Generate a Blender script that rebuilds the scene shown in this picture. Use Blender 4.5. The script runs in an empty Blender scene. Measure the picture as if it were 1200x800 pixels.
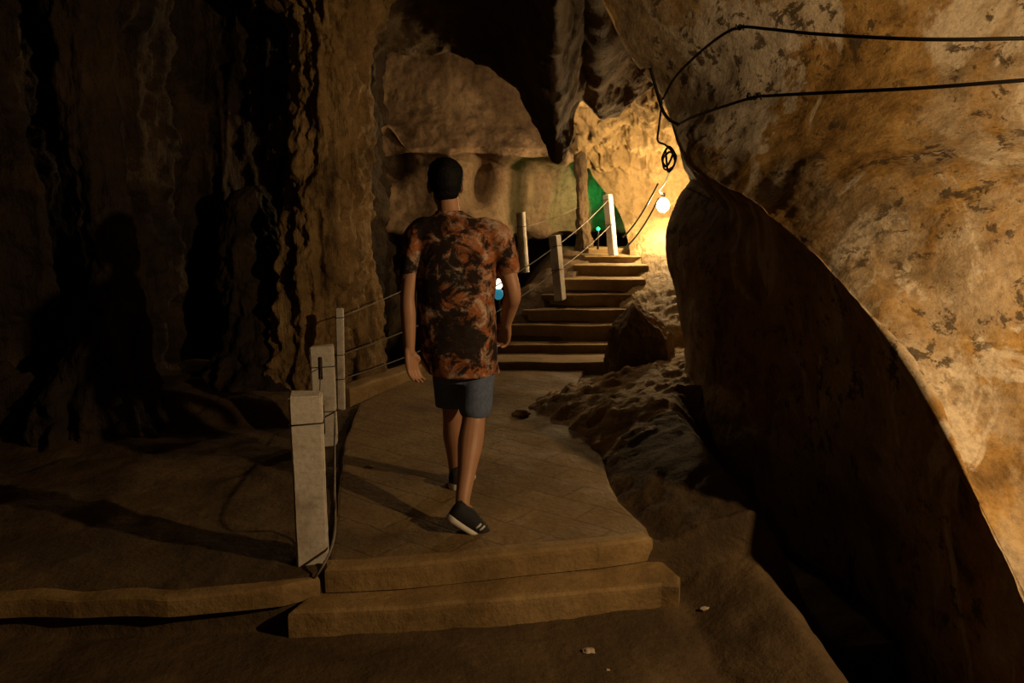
import bpy, bmesh, math, random
import numpy as np
from mathutils import Vector, Matrix, noise as mn, Quaternion

random.seed(7)
SC = bpy.context.scene
COL = SC.collection
PI = math.pi

# ------------------------------------------------------------------ camera
CAMZ = 1.73
F = 1200 * 28 / 36
PITCH = math.atan(155 / F)
cam = bpy.data.objects.new('camera', bpy.data.cameras.new('camera'))
COL.objects.link(cam)
cam.data.lens = 28
cam.data.sensor_width = 36
cam.location = (0, 0, CAMZ)
cam.rotation_euler = (PI / 2 - PITCH, 0, 0)
cam.data.clip_start = 0.02
SC.camera = cam


def P(px, py, d):
    """point seen at photo position (px, py) that stands d metres down the cave"""
    u = (px - 600) / F
    v = (400 - py) / F
    y = math.cos(PITCH) + v * math.sin(PITCH)
    z = -math.sin(PITCH) + v * math.cos(PITCH)
    k = d / y
    return Vector((u * k, d, CAMZ + z * k))


def G(px, py, z):
    """point of the level z seen at photo position (px, py)"""
    v = (400 - py) / F
    y = math.cos(PITCH) + v * math.sin(PITCH)
    dz = -math.sin(PITCH) + v * math.cos(PITCH)
    return P(px, py, y * (z - CAMZ) / dz)


# ------------------------------------------------------------------ objects
def link(name, me, mat=None, parent=None, smooth=True):
    o = bpy.data.objects.new(name, me)
    COL.objects.link(o)
    if mat:
        me.materials.append(mat)
    if smooth:
        me.polygons.foreach_set('use_smooth', [True] * len(me.polygons))
    if parent is not None:
        o.parent = parent
        bl = Matrix.Translation(-parent.location)
        me.transform(bl)          # parents are unrotated empties: keep world placement
    return o


def mesh(name, verts, faces):
    me = bpy.data.meshes.new(name)
    me.from_pydata([tuple(v) for v in verts], [], faces)
    me.update()
    return me


def tag(o, label, cat, group=None, kind=None):
    o['label'] = label
    o['category'] = cat
    if group:
        o['group'] = group
    if kind:
        o['kind'] = kind
    return o


def struct(o):
    o['kind'] = 'structure'
    return o


def thing(name, label, cat, loc, group=None):
    o = bpy.data.objects.new(name, None)
    COL.objects.link(o)
    o.location = loc
    o.empty_display_size = 0.1
    return tag(o, label, cat, group)


def center_origin(o):
    """put the origin of a single-mesh thing at its base"""
    vs = np.array([v.co[:] for v in o.data.vertices])
    c = Vector(((vs[:, 0].min() + vs[:, 0].max()) / 2, (vs[:, 1].min() + vs[:, 1].max()) / 2, vs[:, 2].min()))
    o.data.transform(Matrix.Translation(-c))
    o.location = c
    return o


# ------------------------------------------------------------------ materials
def nt(name):
    m = bpy.data.materials.new(name)
    m.use_nodes = True
    t = m.node_tree
    b = t.nodes['Principled BSDF']
    return m, t, b


def N(t, typ, **kw):
    n = t.nodes.new(typ)
    for k, v in kw.items():
        if k.startswith('i_'):
            n.inputs[k[2:].replace('_', ' ')].default_value = v
        else:
            setattr(n, k, v)
    return n


def coords(t, scale=(1, 1, 1), rot=(0, 0, 0), loc=(0, 0, 0)):
    tc = N(t, 'ShaderNodeTexCoord')
    mp = N(t, 'ShaderNodeMapping')
    mp.inputs['Scale'].default_value = scale
    mp.inputs['Rotation'].default_value = rot
    mp.inputs['Location'].default_value = loc
    t.links.new(tc.outputs['Object'], mp.inputs['Vector'])
    return mp.outputs['Vector']


def noise_tex(t, vec, scale, detail=6, rough=0.6, dist=0.0):
    n = N(t, 'ShaderNodeTexNoise')
    n.inputs['Scale'].default_value = scale
    n.inputs['Detail'].default_value = detail
    n.inputs['Roughness'].default_value = rough
    n.inputs['Distortion'].default_value = dist
    t.links.new(vec, n.inputs['Vector'])
    return n.outputs['Fac']


def ramp(t, fac, stops, interp='LINEAR'):
    r = N(t, 'ShaderNodeValToRGB')
    r.color_ramp.interpolation = interp
    e = r.color_ramp.elements
    while len(e) > 1:
        e.remove(e[0])
    e[0].position = stops[0][0]
    c0 = stops[0][1]
    e[0].color = (*c0, 1) if isinstance(c0, tuple) else (c0, c0, c0, 1)
    for p, c in stops[1:]:
        x = e.new(p)
        x.color = (*c, 1) if isinstance(c, tuple) else (c, c, c, 1)
    t.links.new(fac, r.inputs['Fac'])
    return r.outputs['Color']


def mixc(t, fac, a, b, mode='MIX'):
    m = N(t, 'ShaderNodeMix', data_type='RGBA', blend_type=mode)
    for s, v in ((m.inputs[0], fac), (m.inputs[6], a), (m.inputs[7], b)):
        if hasattr(v, 'links') or isinstance(v, bpy.types.NodeSocket):
            t.links.new(v, s)
        elif isinstance(v, tuple):
            s.default_value = (*v, 1)
        else:
            s.default_value = v
    return m.outputs[2]


def bump(t, b, hs, prev=None):
    """hs: list of (height socket, strength, distance)"""
    nrm = None
    for h, st, di in hs:
        n = N(t, 'ShaderNodeBump')
        n.inputs['Strength'].default_value = st
        n.inputs['Distance'].default_value = di
        t.links.new(h, n.inputs['Height'])
        if nrm is not None:
            t.links.new(nrm, n.inputs['Normal'])
        nrm = n.outputs['Normal']
    t.links.new(nrm, b.inputs['Normal'])


def rock_mat(name, cols, scale=1.2, streak=0.5, streak_col=(0.03, 0.02, 0.015), rough=0.8,
             bump_d=0.03, grain=28, loc=(0, 0, 0), pale=None, pale_at=0.62, streak_scale=2.4, spec=0.3, dots=0.25, fluted=0):
    m, t, b = nt(name)
    v = coords(t, loc=loc)
    vs = coords(t, scale=(1, 1, 0.16), loc=loc)
    n1 = noise_tex(t, v, scale, 8, 0.62, 0.4)
    k = len(cols)
    base = ramp(t, n1, [(0.32 + 0.36 * i / max(1, k - 1), c) for i, c in enumerate(cols)])
    if pale:
        n4 = noise_tex(t, v, scale * 1.25, 5, 0.55, 0.8)
        base = mixc(t, ramp(t, n4, [(pale_at, 0.0), (pale_at + 0.07, 1.0)]), base, pale)
    n2 = noise_tex(t, vs, streak_scale, 6, 0.65, 0.3)
    base = mixc(t, ramp(t, n2, [(0.5, 0.0), (0.66, streak)]), base, streak_col)
    n3 = noise_tex(t, v, grain, 6, 0.7)
    base = mixc(t, dots, base, ramp(t, n3, [(0.36, 0.25), (0.55, 1.0)]), 'MULTIPLY')
    t.links.new(base, b.inputs['Base Color'])
    b.inputs['Roughness'].default_value = rough
    b.inputs['Specular IOR Level'].default_value = spec
    n5 = noise_tex(t, v, 6, 8, 0.65)
    hs = [(n5, 0.7, bump_d * 2), (n3, 0.6, bump_d * 0.5)]
    if fluted:
        vf = coords(t, scale=(1, 1, 0.07), loc=loc)
        hs.append((noise_tex(t, vf, fluted, 5, 0.6, 0.6), 0.9, 0.05))
    bump(t, b, hs)
    return m


def plain(name, col, rough=0.6, metal=0.0, spec=0.4, nscale=30, var=0.3, bd=0.002):
    m, t, b = nt(name)
    v = coords(t)
    n = noise_tex(t, v, nscale, 5, 0.6)
    c2 = tuple(c * (1 - var) for c in col)
    t.links.new(ramp(t, n, [(0.35, c2), (0.65, col)]), b.inputs['Base Color'])
    b.inputs['Roughness'].default_value = rough
    b.inputs['Metallic'].default_value = metal
    b.inputs['Specular IOR Level'].default_value = spec
    bump(t, b, [(n, 0.4, bd)])
    return m


def emit(name, col, strength):
    m, t, b = nt(name)
    b.inputs['Base Color'].default_value = (*col, 1)
    b.inputs['Emission Color'].default_value = (*col, 1)
    b.inputs['Emission Strength'].default_value = strength
    return m


M = {}


def right_mat():
    m, t, b = nt('pale_flowstone')
    v = coords(t, loc=(3.1, 1.7, 0.4))
    vs = coords(t, scale=(1, 1, 0.35), loc=(1.3, 0.2, 4.4))
    tan = ramp(t, noise_tex(t, v, 2.2, 9, 0.68, 0.5), [(0.34, (0.22, 0.15, 0.075)), (0.47, (0.40, 0.29, 0.165)), (0.60, (0.50, 0.39, 0.25))])
    och = ramp(t, noise_tex(t, v, 4.5, 9, 0.7, 0.6), [(0.34, (0.14, 0.075, 0.02)), (0.50, (0.36, 0.205, 0.058)), (0.64, (0.46, 0.29, 0.10))])
    c = mixc(t, ramp(t, noise_tex(t, vs, 1.25, 8, 0.62, 0.7), [(0.46, 0.0), (0.54, 1.0)]), tan, och)
    c = mixc(t, ramp(t, noise_tex(t, vs, 1.9, 8, 0.62, 1.0), [(0.545, 0.0), (0.585, 0.9)]), c, (0.60, 0.49, 0.34))
    # the paler, greyer stone of the upper left part, ragged border; also lightened to stand in for missing lamplight
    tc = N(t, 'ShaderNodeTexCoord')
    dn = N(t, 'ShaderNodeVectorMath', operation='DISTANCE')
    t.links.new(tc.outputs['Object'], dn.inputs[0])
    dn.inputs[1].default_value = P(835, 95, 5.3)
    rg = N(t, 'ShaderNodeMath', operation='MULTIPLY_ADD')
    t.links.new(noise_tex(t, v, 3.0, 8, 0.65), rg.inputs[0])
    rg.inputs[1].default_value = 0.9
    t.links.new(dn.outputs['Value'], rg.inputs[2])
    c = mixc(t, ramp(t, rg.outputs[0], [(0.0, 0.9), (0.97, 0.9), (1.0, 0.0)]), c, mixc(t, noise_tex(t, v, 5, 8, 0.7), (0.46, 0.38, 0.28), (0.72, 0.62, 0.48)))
    big = ramp(t, noise_tex(t, v, 1.3, 4, 0.5), [(0.42, 0.0), (0.52, 1.0)])
    sp = ramp(t, noise_tex(t, v, 8.5, 9, 0.7, 0.3), [(0.55, 0.0), (0.59, 0.9)])
    c = mixc(t, mixc(t, 1.0, big, sp, 'MULTIPLY'), c, (0.075, 0.05, 0.025))
    blot = ramp(t, noise_tex(t, vs, 1.7, 8, 0.66, 0.8), [(0.635, 0.0), (0.67, 0.85)])
    c = mixc(t, blot, c, (0.085, 0.055, 0.03))
    n3 = noise_tex(t, v, 34, 8, 0.75)
    c = mixc(t, 0.55, c, ramp(t, n3, [(0.34, 0.35), (0.56, 1.0)]), 'MULTIPLY')
    t.links.new(c, b.inputs['Base Color'])
    b.inputs['Roughness'].default_value = 0.8
    b.inputs['Specular IOR Level'].default_value = 0.25
    n5 = noise_tex(t, v, 7, 9, 0.68)
    bump(t, b, [(n5, 0.8, 0.022), (n3, 0.7, 0.008)])
    return m


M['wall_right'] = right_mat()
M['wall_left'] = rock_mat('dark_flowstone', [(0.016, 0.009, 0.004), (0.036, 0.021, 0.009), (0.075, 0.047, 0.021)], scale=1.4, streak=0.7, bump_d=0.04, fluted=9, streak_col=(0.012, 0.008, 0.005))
M['column'] = rock_mat('ochre_flowstone', [(0.12, 0.072, 0.026), (0.29, 0.18, 0.072), (0.42, 0.285, 0.125)], scale=2.0, streak=0.7, bump_d=0.03, streak_scale=5, fluted=14)
M['wall_back'] = rock_mat('brown_cave_wall', [(0.17, 0.11, 0.06), (0.27, 0.18, 0.10), (0.34, 0.24, 0.14)], scale=0.9, streak=0.7, bump_d=0.025, grain=14, streak_scale=2.2, dots=0.45, streak_col=(0.06, 0.035, 0.018))
M['wall_far'] = rock_mat('yellow_cave_wall', [(0.17, 0.11, 0.043), (0.27, 0.185, 0.077), (0.34, 0.24, 0.11)], scale=1.8, streak=0.25, bump_d=0.04, grain=16)
M['ceiling'] = rock_mat('dark_ceiling_rock', [(0.05, 0.03, 0.015), (0.10, 0.065, 0.03), (0.17, 0.115, 0.055)], scale=1.0, streak=0.4, bump_d=0.05)
M['ground'] = rock_mat('cave_dirt', [(0.045, 0.027, 0.011), (0.083, 0.051, 0.021), (0.14, 0.09, 0.038)], scale=1.6, streak=0.2, bump_d=0.02, grain=30, rough=0.85)
M['slope'] = rock_mat('pale_slope_rock', [(0.18, 0.115, 0.05), (0.38, 0.255, 0.12), (0.52, 0.37, 0.185)], scale=3.0, streak=0.25, bump_d=0.03, grain=26)
M['boulder'] = rock_mat('boulder_rock', [(0.10, 0.06, 0.03), (0.20, 0.13, 0.06), (0.28, 0.19, 0.10)], scale=4, streak=0.2, bump_d=0.03)


def path_mat():
    m, t, b = nt('scored_concrete')
    v = coords(t)
    vr = coords(t, rot=(0, 0, math.radians(38)))
    n1 = noise_tex(t, v, 1.3, 7, 0.6, 0.5)
    base = ramp(t, n1, [(0.3, (0.11, 0.068, 0.028)), (0.5, (0.205, 0.128, 0.052)), (0.7, (0.29, 0.193, 0.083))])
    n2 = noise_tex(t, v, 40, 6, 0.7)
    base = mixc(t, 0.5, base, ramp(t, n2, [(0.35, 0.4), (0.6, 1.0)]), 'MULTIPLY')
    br = N(t, 'ShaderNodeTexBrick')
    br.inputs['Scale'].default_value = 1.0
    br.inputs['Mortar Size'].default_value = 0.009
    br.inputs['Mortar Smooth'].default_value = 0.6
    br.inputs['Brick Width'].default_value = 0.42
    br.inputs['Row Height'].default_value = 0.21
    br.inputs['Color1'].default_value = (1, 1, 1, 1)
    br.inputs['Color2'].default_value = (0.86, 0.86, 0.86, 1)
    br.inputs['Mortar'].default_value = (0.25, 0.25, 0.25, 1)
    nw = N(t, 'ShaderNodeTexNoise')
    nw.inputs['Scale'].default_value = 3
    t.links.new(v, nw.inputs['Vector'])
    ad = N(t, 'ShaderNodeMix', data_type='VECTOR')
    ad.inputs[0].default_value = 0.06
    t.links.new(vr, ad.inputs[4])
    t.links.new(nw.outputs['Color'], ad.inputs[5])
    t.links.new(ad.outputs[1], br.inputs['Vector'])
    base = mixc(t, 0.4, base, br.outputs['Color'], 'MULTIPLY')
    t.links.new(base, b.inputs['Base Color'])
    n6 = noise_tex(t, v, 3.5, 4, 0.6)
    t.links.new(ramp(t, n6, [(0.4, 0.9), (0.75, 0.5)]), b.inputs['Roughness'])
    b.inputs['Specular IOR Level'].default_value = 0.35
    n5 = noise_tex(t, v, 9, 7, 0.65)
    bw = N(t, 'ShaderNodeRGBToBW')
    t.links.new(br.outputs['Color'], bw.inputs[0])
    bump(t, b, [(n5, 0.6, 0.025), (n2, 0.5, 0.006), (bw.outputs[0], 0.35, 0.006)])
    return m


M['path'] = path_mat()
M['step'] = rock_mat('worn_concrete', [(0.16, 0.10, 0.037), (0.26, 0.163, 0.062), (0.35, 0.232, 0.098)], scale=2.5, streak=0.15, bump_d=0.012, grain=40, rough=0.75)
M['stair'] = rock_mat('stair_concrete', [(0.17, 0.115, 0.05), (0.26, 0.175, 0.08), (0.33, 0.23, 0.11)], scale=2.5, streak=0.15, bump_d=0.012, grain=40, rough=0.85)
M['post'] = rock_mat('white_painted_concrete', [(0.40, 0.34, 0.27), (0.62, 0.56, 0.48), (0.70, 0.65, 0.57)], scale=5, streak=0.3, streak_col=(0.30, 0.2, 0.1), bump_d=0.004, grain=60, rough=0.7)
M['rope'] = plain('grey_wire', (0.19, 0.155, 0.115), 0.5)
M['cable'] = plain('black_cable', (0.012, 0.011, 0.010), 0.45)
M['iron'] = plain('rusty_iron', (0.05, 0.03, 0.02), 0.7)
M['skin'] = plain('skin', (0.42, 0.22, 0.125), 0.5, spec=0.4, nscale=12, var=0.12, bd=0.001)
M['hair'] = plain('black_hair', (0.004, 0.0035, 0.003), 0.7, spec=0.15, nscale=160, var=0.5, bd=0.006)
M['denim'] = plain('blue_cotton', (0.11, 0.14, 0.23), 0.85, nscale=60, var=0.3, bd=0.003)
M['shoe'] = plain('black_knit', (0.014, 0.014, 0.016), 0.8, nscale=200, var=0.4, bd=0.002)
M['sole'] = plain('white_rubber', (0.62, 0.58, 0.52), 0.6, nscale=40, var=0.2)
M['pebble'] = plain('pale_stone', (0.45, 0.36, 0.26), 0.8, nscale=20)


def shirt_mat():
    m, t, b = nt('tie_dye_cotton')
    v = coords(t, loc=(0.3, 0.1, 0.2))
    v2 = coords(t, loc=(5.3, 2.1, 1.7))
    n1 = noise_tex(t, v2, 5.0, 5, 0.6, 0.8)
    base = ramp(t, n1, [(0.30, (0.20, 0.125, 0.08)), (0.42, (0.27, 0.095, 0.036)), (0.55, (0.31, 0.11, 0.042)), (0.68, (0.38, 0.26, 0.185))])
    n2 = noise_tex(t, v, 15, 6, 0.72, 0.7)
    base = mixc(t, ramp(t, n2, [(0.50, 0.0), (0.62, 0.85)]), base, (0.50, 0.38, 0.29))
    n3 = noise_tex(t, v, 9.5, 7, 0.72, 0.5)
    # the dye's dark patch sits on the left shoulder and the middle of the back
    tc = N(t, 'ShaderNodeTexCoord')
    acc = None
    for c, r in (((-0.13, -0.1, 1.13), 0.27), ((-0.17, -0.05, 1.36), 0.2), ((-0.10, -0.1, 0.9), 0.26), ((0.17, -0.1, 0.85), 0.12)):
        d = N(t, 'ShaderNodeVectorMath', operation='DISTANCE')
        t.links.new(tc.outputs['Object'], d.inputs[0])
        d.inputs[1].default_value = c
        mr = N(t, 'ShaderNodeMapRange')
        mr.inputs['From Min'].default_value = 0
        mr.inputs['From Max'].default_value = r
        mr.inputs['To Min'].default_value = 0.17
        mr.inputs['To Max'].default_value = 0
        t.links.new(d.outputs['Value'], mr.inputs['Value'])
        if acc is None:
            acc = mr.outputs[0]
        else:
            mx = N(t, 'ShaderNodeMath', operation='MAXIMUM')
            t.links.new(acc, mx.inputs[0])
            t.links.new(mr.outputs[0], mx.inputs[1])
            acc = mx.outputs[0]
    ad = N(t, 'ShaderNodeMath', operation='ADD')
    t.links.new(n3, ad.inputs[0])
    t.links.new(acc, ad.inputs[1])
    base = mixc(t, ramp(t, ad.outputs[0], [(0.475, 0.0), (0.575, 0.96)]), base, (0.010, 0.009, 0.009))
    t.links.new(base, b.inputs['Base Color'])
    b.inputs['Roughness'].default_value = 0.9
    b.inputs['Specular IOR Level'].default_value = 0.1
    n5 = noise_tex(t, v, 9, 3, 0.5)
    bump(t, b, [(n5, 0.5, 0.012)])
    return m


M['shirt'] = shirt_mat()


# ------------------------------------------------------------------ geometry helpers
def cr(a, b, c, d, t):
    return 0.5 * (2 * b + (c - a) * t + (2 * a - 5 * b + 4 * c - d) * t * t + (3 * b - a - 3 * c + d) * t ** 3)


def spline(pts, n):
    """Catmull-Rom through rows of pts (k, ...) -> n samples, even in parameter"""
    pts = np.asarray(pts, float)
    k = len(pts)
    u = np.linspace(0, k - 1, n)
    i = np.clip(u.astype(int), 0, k - 2)
    t = (u - i).reshape((-1,) + (1,) * (pts.ndim - 1))
    ext = np.concatenate([[2 * pts[0] - pts[1]], pts, [2 * pts[-1] - pts[-2]]])
    return cr(ext[i], ext[i + 1], ext[i + 2], ext[i + 3], t)


def grid_mesh(name, pts):
    """pts (r, c, 3)"""
    r, c = pts.shape[:2]
    idx = np.arange(r * c).reshape(r, c)
    f = np.stack([idx[:-1, :-1], idx[:-1, 1:], idx[1:, 1:], idx[1:, :-1]], -1).reshape(-1, 4)
    return mesh(name, pts.reshape(-1, 3).tolist(), f.tolist())


def grid_normals(pts):
    du = np.gradient(pts, axis=0)
    dv = np.gradient(pts, axis=1)
    n = np.cross(du, dv)
    n /= np.maximum(np.linalg.norm(n, axis=2, keepdims=True), 1e-9)
    return n


def displaced(pts, fn, toward):
    """push a grid along its normals (facing the point toward) by fn(x, y, z)"""
    n = grid_normals(pts)
    s = np.sum(n * (np.array(toward) - pts), axis=2)
    if np.mean(s) < 0:
        n = -n
    out = pts.copy()
    for i in range(pts.shape[0]):
        for j in range(pts.shape[1]):
            out[i, j] += n[i, j] * fn(*pts[i, j])
    return out


def patch(name, rows, nr, nc, mat, fn, toward=(0, 0, 1.7)):
    ctrl = np.array([[P(*q) if len(q) == 3 else Vector(q[:3]) for q in r] for r in rows])
    a = spline(ctrl, nr)
    b = spline(a.transpose(1, 0, 2), nc).transpose(1, 0, 2)
    b = displaced(b, fn, toward)
    return link(name, grid_mesh(name, b), mat)


def fr(x, y, z, s, o=5, H=0.9):
    return mn.fractal(Vector((x * s, y * s, z * s)), H, 2.0, o)


def rid(x, y, z, sx, sz, off=0.0):
    """vertical fluting: ridges that run down the rock"""
    v = mn.noise(Vector((x * sx + off, y * sx - off, z * sz)))
    return 1 - abs(v) * 2.2


def tube(name, pts, rad, mat, parent=None, n=8, samples=None, taper=None):
    pts = [Vector(p) for p in pts]
    if samples:
        pts = [Vector(p) for p in spline([p[:] for p in pts], samples)]
    vs, fs = [], []
    up = Vector((0.13, 0.2, 0.97)).normalized()
    prev = None
    for i, p in enumerate(pts):
        t = (pts[min(i + 1, len(pts) - 1)] - pts[max(i - 1, 0)])
        if t.length < 1e-9:
            t = Vector((0, 0, 1))
        t.normalize()
        if prev is None:
            a = t.cross(up)
            if a.length < 0.1:
                a = t.cross(Vector((1, 0, 0)))
            a.normalize()
        else:
            a = (prev - t * prev.dot(t)).normalized()
        prev = a
        b = t.cross(a)
        r = rad if taper is None else taper[i]
        for k in range(n):
            an = 2 * PI * k / n
            vs.append(p + (a * math.cos(an) + b * math.sin(an)) * r)
    for i in range(len(pts) - 1):
        for k in range(n):
            fs.append((i * n + k, i * n + (k + 1) % n, (i + 1) * n + (k + 1) % n, (i + 1) * n + k))
    fs.append(tuple(range(n))[::-1])
    fs.append(tuple((len(pts) - 1) * n + k for k in range(n)))
    return link(name, mesh(name, vs, fs), mat, parent)


def bm_obj(name, bm, mat, parent=None, smooth=True):
    me = bpy.data.meshes.new(name)
    bmesh.ops.recalc_face_normals(bm, faces=bm.faces)
    bm.to_mesh(me)
    bm.free()
    return link(name, me, mat, parent, smooth)


def slab(name, outline, z0, z1, mat, bevel=0.03, wob=0.012, parent=None, step=0.06, scale=4, seg=3):
    """thick plate with a worn, rounded rim; outline = list of (x, y)"""
    pts = []
    k = len(outline)
    for i in range(k):
        a, b = Vector(outline[i]).to_2d(), Vector(outline[(i + 1) % k]).to_2d()
        m = max(1, int((b - a).length / step))
        for j in range(m):
            pts.append(a.lerp(b, j / m))
    bm = bmesh.new()
    vs = [bm.verts.new((p.x, p.y, z1)) for p in pts]
    f = bm.faces.new(vs)
    if f.normal.z < 0:
        f.normal_flip()
    top_edges = list(f.edges)
    r = bmesh.ops.extrude_face_region(bm, geom=[f])
    nv = [g for g in r['geom'] if isinstance(g, bmesh.types.BMVert)]
    bmesh.ops.translate(bm, verts=nv, vec=(0, 0, z0 - z1))
    rim = [e for e in bm.edges if all(abs(v.co.z - z1) < 1e-6 for v in e.verts) and len(e.link_faces) == 2]
    bmesh.ops.bevel(bm, geom=rim, offset=bevel, segments=seg, affect='EDGES', profile=0.6)
    for v in bm.verts:
        q = v.co
        w = mn.noise(Vector((q.x * scale, q.y * scale, 3.3))) * wob
        w2 = mn.noise(Vector((q.x * scale + 9, q.y * scale, 1.3))) * wob
        v.co += Vector((w, w2, w2 * 0.5 if q.z > z0 + 0.01 else 0))
    bmesh.ops.triangulate(bm, faces=[f for f in bm.faces if len(f.verts) > 4])
    return bm_obj(name, bm, mat, parent, smooth=False)


def pillar(name, axis, mat, nr=110, nt_=150, fn=None, parent=None, squash=1.0):
    """fluted rock column: axis = list of (point, radius)"""
    c = spline([list(p) + [r] for p, r in axis], nr)
    pts = np.zeros((nr, nt_ + 1, 3))
    for i in range(nr):
        x, y, z, r = c[i]
        for j in range(nt_ + 1):
            a = 2 * PI * (j % nt_) / nt_
            ca, sa = math.cos(a), math.sin(a)
            q = r * (1 + (fn(x + ca * r, y + sa * r, z) if fn else 0))
            pts[i, j] = (x + ca * q, y + sa * q * squash, z)
    top = np.repeat(pts[:1].mean(axis=1, keepdims=True), nt_ + 1, axis=1)
    bot = np.repeat(pts[-1:].mean(axis=1, keepdims=True), nt_ + 1, axis=1)
    me = grid_mesh(name, np.concatenate([top, pts, bot]))
    bm = bmesh.new()
    bm.from_mesh(me)
    bmesh.ops.remove_doubles(bm, verts=bm.verts, dist=1e-5)
    bmesh.ops.recalc_face_normals(bm, faces=bm.faces)
    bm.to_mesh(me)
    bm.free()
    return link(name, me, mat, parent)


# ------------------------------------------------------------------ stairs (derived first: the ground uses them)
ZP = 0.23      # level of the walkway
spec = [(433, 424, 545, 690), (413.5, 404, 560, 712), (399, 381, 575, 712), (378, 363, 612, 722),
        (360, 345, 634, 727), (343, 327, 655, 731), (323.5, 311, 672, 735), (308, 300, 686, 738), (297, 291, 690, 742)]
stairs = []
z = ZP
for (pb, pt, xl, xr) in spec:
    y = G(600, pb, z).y
    # height of the riser at that distance
    z1 = P(600, pt, y).z
    stairs.append((y, z, z1, P(xl, pt, y).x, P(xr, pt, y).x))
    z = z1
ZTOP = stairs[-1][2]
st_y = [s[0] for s in stairs] + [stairs[-1][0] + 0.5, 13]
st_z = [s[2] for s in stairs] + [ZTOP, ZTOP]


def stair_z(y):
    return float(np.interp(y, [stairs[0][0] - 0.3] + st_y, [ZP] + st_z))


def stair_l(y):
    return float(np.interp(y, st_y, [s[3] for s in stairs] + [stairs[-1][3], stairs[-1][3]]))


# ------------------------------------------------------------------ ground
def sstep(a, b, x):
    t = min(1.0, max(0.0, (x - a) / (b - a)))
    return t * t * (3 - 2 * t)


edge_pts = [G(-300, 705, 0.17), G(0, 700, 0.17), G(200, 695, 0.18), G(330, 682, 0.2), G(385, 664, 0.23), G(755, 631, 0.23)]
ex = [-9] + [p.x for p in edge_pts] + [4]
ey = [edge_pts[0].y] + [p.y for p in edge_pts] + [edge_pts[-1].y]
toe_y = [0, 2.7, 3.3, 3.65, 4.25, 5.1, 5.55, 5.95, 6.3, 6.7, 7.2, 7.6, 8.5, 9.6, 13]
toe_x = [0.72, 0.80, 0.80, 0.66, 0.53, 0.47, 0.25, 0.02, 0.16, 0.72, 1.0, 1.2, 1.6, 1.9, 2.2]
fen_y = [0, 3.3, 5.0, 6.0, 7.2, 13]
fen_x = [-0.9, -0.88, -1.2, -1.3, -0.9, -0.9]


def ground_h(x, y):
    t = y - float(np.interp(x, ex, ey))
    lvl = 0.19 if x > -0.82 else float(np.interp(x, [-4, -1.2, -0.82], [0.16, 0.185, 0.20]))
    h = lvl * sstep(-0.025, 0.03, t)
    n = fr(x, y, 0, 1.4, 5)
    h += 0.02 * n + 0.01 * fr(x, y, 2.0, 7, 3)
    # left: rough rubble toward the wall
    if x < -1.2:
        h += 0.07 * sstep(-1.2, -3.0, x) * (fr(x, y, 5.0, 2.2, 4) + 0.3) if False else 0.07 * sstep(1.2, 3.0, -x) * (fr(x, y, 5.0, 2.2, 4) + 0.3)
    h += 0.16 * sstep(5.55, 5.75, y) * sstep(1.3, 1.7, -x)
    # pit behind the kerb, bank beside the stairs
    if y > 5.9:
        left = float(np.interp(y, [5.9, 6.4, 7.2, 13], [-1.3, -1.15, -0.75, -0.7]))
        pit = sstep(0.05, 0.5, left - x) * sstep(5.95, 6.5, y) * sstep(2.6, 1.9, -x) if False else sstep(0.05, 0.5, left - x) * sstep(6.0, 6.6, y) * (1 - sstep(1.9, 2.6, -x))
        h -= 1.3 * pit
        if y > 7.0:
            sl = stair_l(y)
            dl = sl - x
            if dl > -0.05:
                top = stair_z(y) - 0.06
                fall = sstep(0.25, 1.7, dl)
                hb = top + 0.06 * fr(x, y, 8.0, 3, 4) * sstep(0.0, 0.3, dl) - (top - ZP + 0.9) * fall
                h = max(h, hb) if hb > h else h
            else:
                h = max(h, stair_z(y) - 0.12 - 0.5 * sstep(0.7, 1.0, dl * -1 - 0.0) if y > 7.6 else h)
    # right: sloping rock between the walk and the wall
    tx = float(np.interp(y, toe_y, toe_x))
    d = x - tx + 0.03 * fr(x, y, 4.0, 6, 3)
    if d > 0:
        mid = math.exp(-((y - 6.0) / 0.75) ** 2)
        rise = 0.36 * (1 - math.exp(-d * (2.2 - 1.0 * mid)))
        rise *= float(np.interp(y, [2, 3.2, 4.5, 6, 8], [0.55, 0.75, 0.95, 1.0, 1.0]))
        # layered ribs
        rib = abs(mn.noise(Vector((x * 2.0 + y * 0.5, y * 5.0 - x * 3.0, 0.7))))
        rib2 = abs(mn.noise(Vector((x * 5.0 + y * 1.0, y * 12.0 - x * 7.0, 4.7))))
        rough = (0.25 + 0.75 * sstep(4.6, 5.4, y))
        rise += rough * sstep(0.0, 0.15, d) * (0.07 * (0.35 - rib) + 0.04 * (0.35 - rib2) + 0.03 * fr(x, y, 1, 11, 4))
        h = max(h, 0.0) + rise
        if y < 5.6:
            ridge = float(np.interp(y, [2, 2.75, 3.45, 4.3, 5.0, 5.6], [1.08, 1.10, 1.08, 1.03, 1.03, 1.15]))
            h -= 0.75 * sstep(0.0, 0.5, x - ridge)
    return h


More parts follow.
